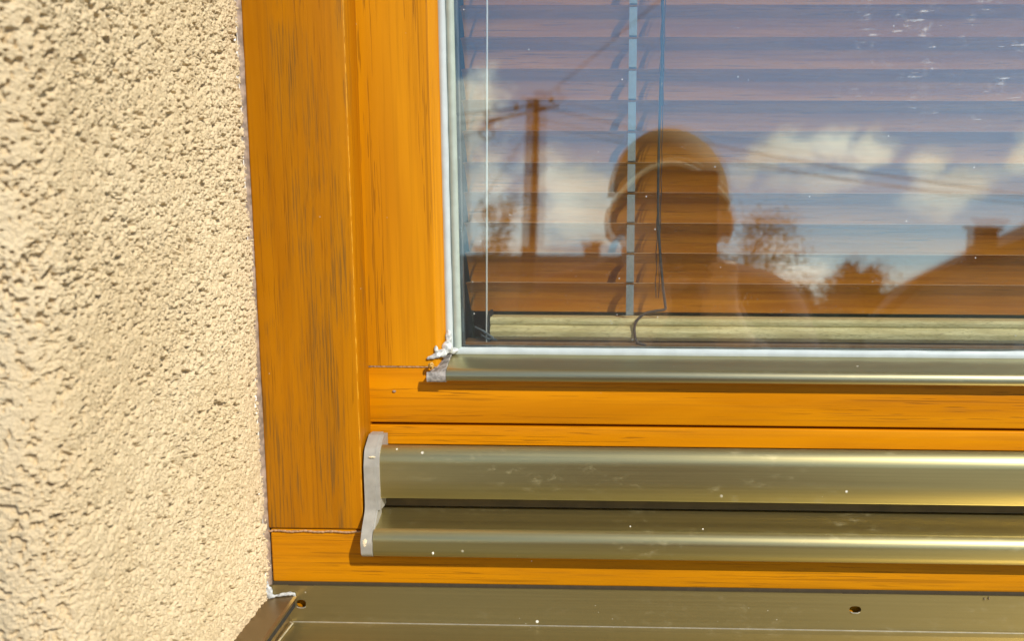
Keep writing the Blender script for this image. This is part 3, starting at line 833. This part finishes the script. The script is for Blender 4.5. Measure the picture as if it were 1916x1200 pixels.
for k in range(2):
    x = random.uniform(.17, .22); lump(bm, (x, -.0378, -.2552 - random.random() * .002), (random.uniform(.0003, .0008), .0005, random.uniform(.0003, .0012)), 1, .6, 2, k)
obj('grit', bm, simple('brown_grit', (.16, .12, .07), .9), sill, True)

# ------------------------------------------------------------------ what the pane mirrors: hillside
def ground_z(x, y):
    d = max(0, -y - 3.0); return -1.68 - d * .148 + .12 * mnoise.noise(Vector((x * .12, y * .12, 0))) * min(1, d / 4)
bm = bmesh.new(); ys = [3, -.2, -1.5, -3, -4, -5, -6.5, -8, -10, -12, -15, -18, -22, -27, -33, -42, -55, -75, -110, -170, -280, -420]; xs = [-300, -160, -90, -50, -30, -20, -14, -10, -7, -5, -3, -1, 1, 3, 5, 7, 10, 14, 20, 30, 50, 90, 160, 300]
g = [[bm.verts.new((x, y, ground_z(x, y))) for x in xs] for y in ys]
for a, b in zip(g, g[1:]):
    for i in range(len(xs) - 1): bm.faces.new((a[i], a[i + 1], b[i + 1], b[i]))
gm, T, b = newmat('grass_ground'); n1 = T.noise(T.coord((1, 1, 1)), .7, 6, .65); n2 = T.noise(T.coord((1, 1, 1)), 14, 4, .6)
T.l(T.mix(T.sm(n1, .4, .62), T.mix(n2, col((.045, .06, .018)), col((.09, .10, .035))), col((.15, .12, .07))), b.inputs['Base Color']); b.inputs['Roughness'].default_value = .95
tag(obj('ground', bm, gm, None, True, 60), kind='structure')

pm = simple('pale_concrete', (.19, .175, .15), .9, 0, .15, 9)
bm = bmesh.new(); box(bm, -5, 6, -6.6, -.245, -1.80, -1.665); tag(obj('pavement', bm, pm), kind='structure')
m_roof = simple('roof_tile', (.10, .055, .035), .85, 0, .3, 6); m_wallh = simple('house_plaster', (.28, .24, .19), .9, 0, .1, 3)
m_brick = simple('chimney_brick', (.22, .10, .06), .9, 0, .25, 12); m_win = simple('dark_window', (.03, .035, .04), .1, 0, .1); m_frame = simple('white_window_frame', (.6, .6, .58), .5)
m_bark = simple('bark', (.10, .075, .05), .9, 0, .3, 20); m_polew = simple('pole_wood', (.055, .04, .03), .8, 0, .25, 6); m_wire = simple('black_cable', (.02, .02, .02), .5)

def gable_house(name, label, x0, x1, y0, y1, prof, z_e, chim, group):
    """prof = list of (across 0..1, height above eaves) for the roof section"""
    h = thing(name, label, 'house', ((x0 + x1) / 2, (y0 + y1) / 2, ground_z((x0 + x1) / 2, (y0 + y1) / 2) - .3), group)
    gz = h.location.z; bm = bmesh.new(); box(bm, x0 + .25, x1 - .25, y0 + .25, y1 - .25, gz, z_e); obj('wall', bm, m_wallh, h)
    return h, gz
# long house across the valley, ridge parallel to our wall
h, gz = gable_house('house', 'long low house with level tiled ridge and one chimney, mirrored left of the person', -10.5, .9, -33, -25, None, -4.6, None, None)
bm = bmesh.new(); pr = [(-24.7, -4.75), (-28.0, -2.33), (-28.0, -2.33), (-33.3, -4.75), (-33.3, -4.95), (-24.7, -4.95)]
pr = [(-24.7, -4.75), (-28.6, -2.33), (-33.3, -4.75), (-33.3, -4.95), (-24.7, -4.95)]
rf = obj('roof', extrude_x(pr, -10.9, 1.3, 1), m_roof, h)
bm = bmesh.new(); box(bm, -2.35, -1.90, -28.4, -27.9, -3.2, -1.98); box(bm, -2.42, -1.83, -28.47, -27.83, -1.98, -1.90); obj('chimney', bm, m_brick, rf)
for x in (-9, -6.4, -3.8, -1.2):
    bm = bmesh.new(); box(bm, x, x + 1.1, -25.27, -25.15, -6.3 - .2, -5.2); wn = obj('window', bm, m_frame, h)
    bm = bmesh.new(); box(bm, x + .1, x + 1.0, -25.20, -25.12, -6.2 - .2, -5.3); obj('pane', bm, m_win, wn)
# gambrel-roofed house on the right
h = thing('house', 'tall gambrel roofed house with a chimney, mirrored at the lower right of the pane', 'house', (7.3, -18, ground_z(7.3, -18)))
gz = ground_z(7.3, -18) - 1.5
def extrude_y(pts, y0, y1):
    # the far end (y0) is hipped: drawn in and lower
    bm = bmesh.new(); a = [bm.verts.new((7.3 + (x - 7.3) * .72, y0, z_ - .85)) for x, z_ in pts]; b = [bm.verts.new((x, y1, z_)) for x, z_ in pts]; n = len(pts)
    for i in range(n): bm.faces.new((a[i], a[(i + 1) % n], b[(i + 1) % n], b[i]))
    bm.faces.new(a); bm.faces.new(b[::-1]); return bm
obj('wall', extrude_y([(3.0, gz), (3.0, -2.15), (3.85, -1.50), (5.30, -.93), (7.3, -.25), (9.3, -.93), (10.8, -1.5), (11.6, -2.15), (11.6, gz)], -19.5, -14.1), m_wallh, h)
rf = obj('roof', extrude_y([(2.85, -2.22), (3.72, -1.42), (5.27, -.82), (7.3, -.10), (9.35, -.82), (10.9, -1.42), (11.75, -2.22), (11.62, -2.30), (10.82, -1.54), (9.3, -.94), (7.3, -.24), (5.3, -.94), (3.80, -1.54), (2.98, -2.30)], -19.8, -13.8), m_roof, h)
bm = bmesh.new(); box(bm, 4.68, 5.0, -14.9, -14.4, -1.3, -.80); box(bm, 4.64, 5.04, -14.95, -14.35, -.80, -.74); obj('chimney', bm, m_brick, rf)
for x, z_ in ((5.2, -3.6), (8.4, -3.6), (6.7, -1.7)):
    bm = bmesh.new(); box(bm, x, x + 1.1, -14.12, -14.03, z_, z_ + 1.2); wn = obj('window', bm, m_frame, h)
    bm = bmesh.new(); box(bm, x + .1, x + 1.0, -14.06, -13.99, z_ + .1, z_ + 1.1); obj('pane', bm, m_win, wn)

# utility pole with cross arms and cables
px0, py0 = -2.46, -18.0; pz = ground_z(px0, py0)
pole = thing('utility_pole', 'dark wooden utility pole with insulators and cables, mirrored left of the person', 'utility pole', (px0, py0, pz - .3))
bm = bmesh.new(); tube(bm, [(px0 - .25, py0, pz - .3), (px0 - .06, py0, -.3), (px0, py0, 1.42)], [.17, .14, .12], 12); obj('post', bm, m_polew, pole, True)
bm = bmesh.new(); tube(bm, [(px0 - .9, py0 + .1, .98), (px0 + .5, py0 + .1, 1.30)], .035, 8); obj('cross_arm', bm, m_polew, pole, True)
bm = bmesh.new(); tube(bm, [(px0 - 1.0, py0 + .1, .80), (px0 - .75, py0 + .1, .92), (px0 - .72, py0 + .1, .72), (px0 - .9, py0 + .1, .66), (px0 - 1.0, py0 + .1, .80)], .025, 6); obj('bracket', bm, m_polew, pole, True)
for dx, dz in ((-.85, 1.06), (-.3, 1.2), (.35, 1.33)):
    bm = bmesh.new(); tube(bm, [(px0 + dx, py0 + .1, dz), (px0 + dx, py0 + .1, dz + .05), (px0 + dx, py0 + .1, dz + .14)], [.03, .05, .03], 8); obj('insulator', bm, simple('porcelain', (.3, .2, .15), .3) if dx == -.85 else bpy.data.materials['porcelain'], pole, True)
def cable(a, b, sag, label, r=.018):
    a, b = Vector(a), Vector(b); pts = []
    for k in range(25):
        t = k / 24; p = a.lerp(b, t); p.z -= sag * 4 * t * (1 - t); pts.append(p)
    bm = bmesh.new(); tube(bm, pts, r * .72, 6); o = obj('power_cable', bm, m_wire, None, True)
    tag(o, label, 'cable', 'cables strung to the utility pole'); return o
T0 = (px0 + .05, py0 + .1, 1.30)
cable(T0, (1.6, -8, 2.9), .05, 'cable rising steeply to the right from the mirrored pole top', .010)
cable(T0, (-9.5, -21, 1.5), .25, 'cable leaving the pole top to the upper left', .012)
cable((px0 - .3, py0 + .1, 1.2), (-6.2, -16, -.35), .15, 'cable dropping from the pole to the far left', .011)
cable((px0 - .85, py0 + .1, 1.06), (-9.0, -17, .75), .25, 'nearly level cable left of the pole bracket', .012)
cable((px0 - .05, py0 + .1, .9), (-4.2, -17.5, -1.6), .05, 'thin stay cable sloping down left of the pole', .010)
cable(T0, (14, -19.5, -.75), .45, 'upper of the cables crossing the clouds on the right', .014)
cable((px0 + .1, py0 + .1, 1.05), (14, -19.3, -1.0), .4, 'middle cable crossing the clouds on the right', .014)
cable((px0 + .1, py0 + .1, .95), (14, -19.0, -.35), .6, 'lower sagging cable crossing the clouds on the right', .012)

# trees
def leaf_mat(name, c0, c1):
    m, T, b = newmat(name); oi = T.noise(T.coord((1, 1, 1)), 2.2, 3)
    T.l(T.mix(T.sm(oi, .35, .65), col(c0), col(c1)), b.inputs['Base Color']); b.inputs['Roughness'].default_value = .7; return m
lm_y = leaf_mat('yellowing_leaves', (.22, .13, .015), (.36, .24, .04)); lm_g = leaf_mat('dark_leaves', (.035, .035, .010), (.08, .065, .02))
def tree(name, label, cat, x, y, top, width, density, leafsize, lm, trunk_r, seed, group, low=.35):
    rd = random.Random(seed); gz = ground_z(x, y); hgt = top - gz
    t = thing(name, label, cat, (x, y, gz - .1), group)
    tb = bmesh.new(); lean = rd.uniform(-.15, .15)
    tube(tb, [(x, y, gz - .2), (x + lean * .5, y, gz + hgt * .5), (x + lean, y, gz + hgt * .86)], [trunk_r, trunk_r * .6, trunk_r * .15], 8)
    tips = []
    for k in range(26):
        f = rd.uniform(low, .9); a = rd.uniform(0, 6.283); ln = width * .5 * (1.15 - abs(f - .55)) * rd.uniform(.5, 1)
        s_ = Vector((x + lean * f, y, gz + hgt * f)); e = s_ + Vector((math.cos(a) * ln, math.sin(a) * ln, hgt * rd.uniform(.05, .2))); e.z = min(e.z, top)
        m_ = s_.lerp(e, .5) + Vector((0, 0, -.03 * ln)); tube(tb, [s_, m_, e], [trunk_r * .3, trunk_r * .2, trunk_r * .06], 5, False)
        tips += [m_.lerp(e, rd.random()), e, e + Vector((rd.uniform(-.1, .1), rd.uniform(-.1, .1), rd.uniform(-.1, .1))) * width * .4]
    obj('trunk', tb, m_bark, t, True)
    cb = bmesh.new()
    for tip in tips:
        cr = width * rd.uniform(.05, .13)
        for _ in range(int(density * rd.uniform(.4, 1.3))):
            p = tip + Vector((rd.gauss(0, cr), rd.gauss(0, cr), rd.gauss(0, cr * .8)))
            u = Vector((rd.gauss(0, 1), rd.gauss(0, 1), rd.gauss(0, 1))).normalized(); v = u.orthogonal().normalized(); ls = leafsize * rd.uniform(.6, 1.3)
            cb.faces.new([cb.verts.new(p + q) for q in (u * ls, v * ls * .5, -u * ls, -v * ls * .5)])
    obj('crown', cb, lm, t)
    return t
G1 = 'trees and bushes mirrored below the clouds'
tree('autumn_tree', 'sparse yellowing tree beside the mirrored person', 'tree', 1.50, -17, -.66, 1.7, 16, .045, lm_y, .06, 4, G1, .55)
tree('dark_tree', 'dark bushy tree with a rounded top left of the gambrel house', 'tree', 5.2, -26.5, -2.55, 1.5, 70, .09, lm_g, .08, 9, G1, .3)
tree('bush', 'low dark bush between the yellow tree and the round dark tree', 'bush', 4.05, -24.6, -3.0, 2.6, 60, .09, lm_g, .06, 12, G1, .2)
tree('bush', 'low dark bush right beside the gambrel house wall', 'bush', 5.9, -25.6, -3.35, 2.4, 60, .09, lm_g, .06, 15, G1, .2)
tree('bush', 'dark bush under the mirrored yellow tree', 'bush', 2.9, -24.0, -3.1, 1.8, 60, .09, lm_g, .06, 19, G1, .2)
tree('small_tree', 'small ragged tree left of the mirrored pole', 'tree', -3.42, -19.0, -.55, .9, 11, .05, lm_y, .04, 23, G1, .5)

# ------------------------------------------------------------------ the photographer
def limb(bm, pts, n=14):
    """tapered chain with rounded ends: (x, y, z, r)"""
    P = []
    for i, (a, b) in enumerate(zip(pts, pts[1:])):
        for k in range(4):
            t = k / 4; P.append(tuple(a[j] + (b[j] - a[j]) * t for j in range(4)))
    P.append(pts[-1])
    tube(bm, [p[:3] for p in P], [p[3] for p in P], n)
    for p in pts:
        r = bmesh.ops.create_uvsphere(bm, u_segments=n, v_segments=8, radius=p[3] * 1.0); bmesh.ops.translate(bm, verts=r['verts'], vec=p[:3])
def ell(bm, c, r, sub=3):
    q = bmesh.ops.create_icosphere(bm, subdivisions=sub, radius=1)
    for v in q['verts']: v.co = Vector((c[0] + v.co.x * r[0], c[1] + v.co.y * r[1], c[2] + v.co.z * r[2]))
def fused(name, bm, mat, parent, vox, sm=4):
    o = obj(name, bm, mat, parent, True)
    m_ = o.modifiers.new('fuse', 'REMESH'); m_.mode = 'VOXEL'; m_.voxel_size = vox; m_.use_smooth_shade = True
    k = o.modifiers.new('smooth', 'SMOOTH'); k.iterations = sm; k.factor = .5
    return o
m_skin = simple('skin', (.42, .22, .15), .5, 0, .06, 40); m_jacket = simple('maroon_jacket', (.10, .035, .03), .8, 0, .15, 300); m_jeans = simple('dark_trousers', (.03, .035, .06), .85, 0, .15, 300)
m_cap = simple('tan_cap', (.23, .165, .09), .8, 0, .12, 500); m_shoe = simple('dark_shoe', (.02, .02, .02), .5); m_phone = simple('black_phone', (.012, .012, .014), .25)
m_rim_light = simple('pale_rim_light', (.88, .82, .68), .8)
HY = -.80; GZ = -1.665
person = thing('person', 'person in tan baseball cap and maroon jacket holding a phone, mirrored in the pane', 'person', (0, -.85, GZ))
bm = bmesh.new()
ell(bm, (.005, HY - .01, -.055), (.076, .094, .105)); ell(bm, (.005, HY + .02, -.105), (.068, .070, .062)); ell(bm, (.005, HY + .088, -.070), (.011, .018, .022))
ell(bm, (.005, HY + .078, -.108), (.024, .012, .010)); ell(bm, (.005, HY + .070, -.145), (.028, .022, .016))
for sx in (-1, 1):
    ell(bm, (.005 + sx * .083, HY - .004, -.068), (.010, .017, .028)); ell(bm, (.005 + sx * .031, HY + .076, -.055), (.013, .010, .007))
limb(bm, [(.004, HY - .02, -.12, .056), (.002, HY - .035, -.20, .060)])
limb(bm, [(0, -.855, -.72, .145), (0, -.85, -.50, .135), (0, -.845, -.33, .145), (.0, -.84, -.235, .12)])
limb(bm, [(-.13, -.84, -.215, .054), (.13, -.84, -.215, .054)])
HANDS = {}
for sx, el_, wr in ((1, (.23, -.750, -.43), (.098, -.680, -.225)), (-1, (-.22, -.750, -.44), (-.050, -.680, -.225))):
    limb(bm, [(sx * .15, -.84, -.22, .048), (el_[0], el_[1], el_[2], .040), (wr[0], wr[1], wr[2], .027)])
    ph_x = .068 if sx > 0 else -.016
    palm = (ph_x + sx * .004, -.650, -.158)
    limb(bm, [(wr[0], wr[1], wr[2], .025), (palm[0], palm[1] - .004, palm[2] - .02, .026), (palm[0], palm[1], palm[2] + .01, .022)])
    for k, ln in enumerate((.9, 1.0, .95, .75)):
        zf = palm[2] + .035 - k * .019
        limb(bm, [(palm[0], palm[1] + .004, palm[2] + .022 - k * .014, .010), (ph_x + sx * .018, -.632, zf + .010, .0088), (ph_x + sx * .005, -.617, zf + .012, .008), (ph_x - sx * .010 * ln, -.6145, zf + .010, .007)], 8)
    limb(bm, [(palm[0], palm[1] - .006, palm[2] - .02, .012), (ph_x + sx * .012, -.655, palm[2] + .012, .0105), (ph_x - sx * .014, -.648, palm[2] + .032, .0085)], 8)
    limb(bm, [(sx * .095, -.86, -.80, .092), (sx * .10, -.84, -1.22, .058), (sx * .105, -.87, -1.60, .040)])
    limb(bm, [(sx * .105, -.885, -1.635, .036), (sx * .115, -.76, -1.648, .030)])
fused('body', bm, m_skin, person, .0045, 2)
bm = bmesh.new()
limb(bm, [(0, -.855, -.78, .165), (0, -.85, -.55, .158), (0, -.845, -.34, .168), (0, -.842, -.235, .135), (0, -.835, -.180, .078)])
limb(bm, [(-.135, -.84, -.195, .060), (0, -.842, -.175, .075), (.135, -.84, -.195, .060)])
for sx, el_, wr in ((1, (.23, -.750, -.43), (.098, -.680, -.225)), (-1, (-.22, -.750, -.44), (-.050, -.680, -.225))):
    w2 = [el_[i] + (wr[i] - el_[i]) * .9 for i in range(3)]
    limb(bm, [(sx * .150, -.84, -.205, .062), (el_[0], el_[1], el_[2], .056), (w2[0], w2[1], w2[2], .037)])
fused('jacket', bm, m_jacket, person, .006, 3)
bm = bmesh.new()
for sx in (-1, 1): limb(bm, [(sx * .085, -.856, -.76, .115), (sx * .10, -.84, -1.22, .074), (sx * .105, -.865, -1.60, .058)])
fused('trousers', bm, m_jeans, person, .008, 3)
for sx in (-1, 1):
    bm = bmesh.new(); limb(bm, [(sx * .105, -.90, -1.632, .046), (sx * .115, -.76, -1.640, .040)]); box(bm, sx * .11 - .045, sx * .11 + .045, -.94, -.715, -1.664, -1.645); fused('shoe', bm, m_shoe, person, .006, 3)
# baseball cap: dome and brim
bm = bmesh.new(); q = bmesh.ops.create_uvsphere(bm, u_segments=32, v_segments=20, radius=1)
bmesh.ops.delete(bm, geom=[v for v in bm.verts if v.co.z < -.12], context='VERTS')
for v in bm.verts: v.co = Vector((.004 + v.co.x * .087, HY - .008 + v.co.y * .106, -.030 + v.co.z * .098))
r_ = bmesh.ops.solidify(bm, geom=bm.faces[:], thickness=.003)
capo = obj('cap', bm, m_cap, person, True)
bm = bmesh.new(); prev = None; edge = []
for k in range(25):
    a = math.pi * k / 24; x = math.cos(a); inner = Vector((.004 + x * .083, HY - .008 + .086 * math.sin(a) ** .8, -.020 - .030 * x * x))
    outer = Vector((.008 + x * .080, HY + .012 + .130 * math.sin(a) ** .7, .030 - .062 * x * x)) if 0 < k < 24 else inner + Vector((0, .002, 0))
    outer.z -= .012 * math.sin(a)
    cur = [bm.verts.new(inner), bm.verts.new(outer), bm.verts.new(outer - Vector((0, 0, .004))), bm.verts.new(inner - Vector((0, 0, .004)))]
    edge.append(outer - Vector((0, -.001, .001)))
    if prev:
        for i in range(4): bm.faces.new((prev[i], prev[(i + 1) % 4], cur[(i + 1) % 4], cur[i]))
    prev = cur
br2 = obj('cap_brim', bm, m_cap, capo, True)
bm = bmesh.new(); tube(bm, edge, .0032, 8); obj('brim_rim_light', bm, m_rim_light, capo, True)  # pale tube stands in for light caught along the brim rim
# the phone, its lens just behind the camera position
ph = thing('phone', 'black phone held up in front of the face, mirrored in the pane', 'phone', (.026, -.632, -.128))
obj('phone_body', bar(-.012, .066, -.6360, -.6270, -.128, .0075, .003, 3), m_phone, ph, True)
bm = bmesh.new(); box(bm, -.009, .022, -.6270, -.6255, -.022, .005); obj('camera_bump', bm, m_phone, ph)
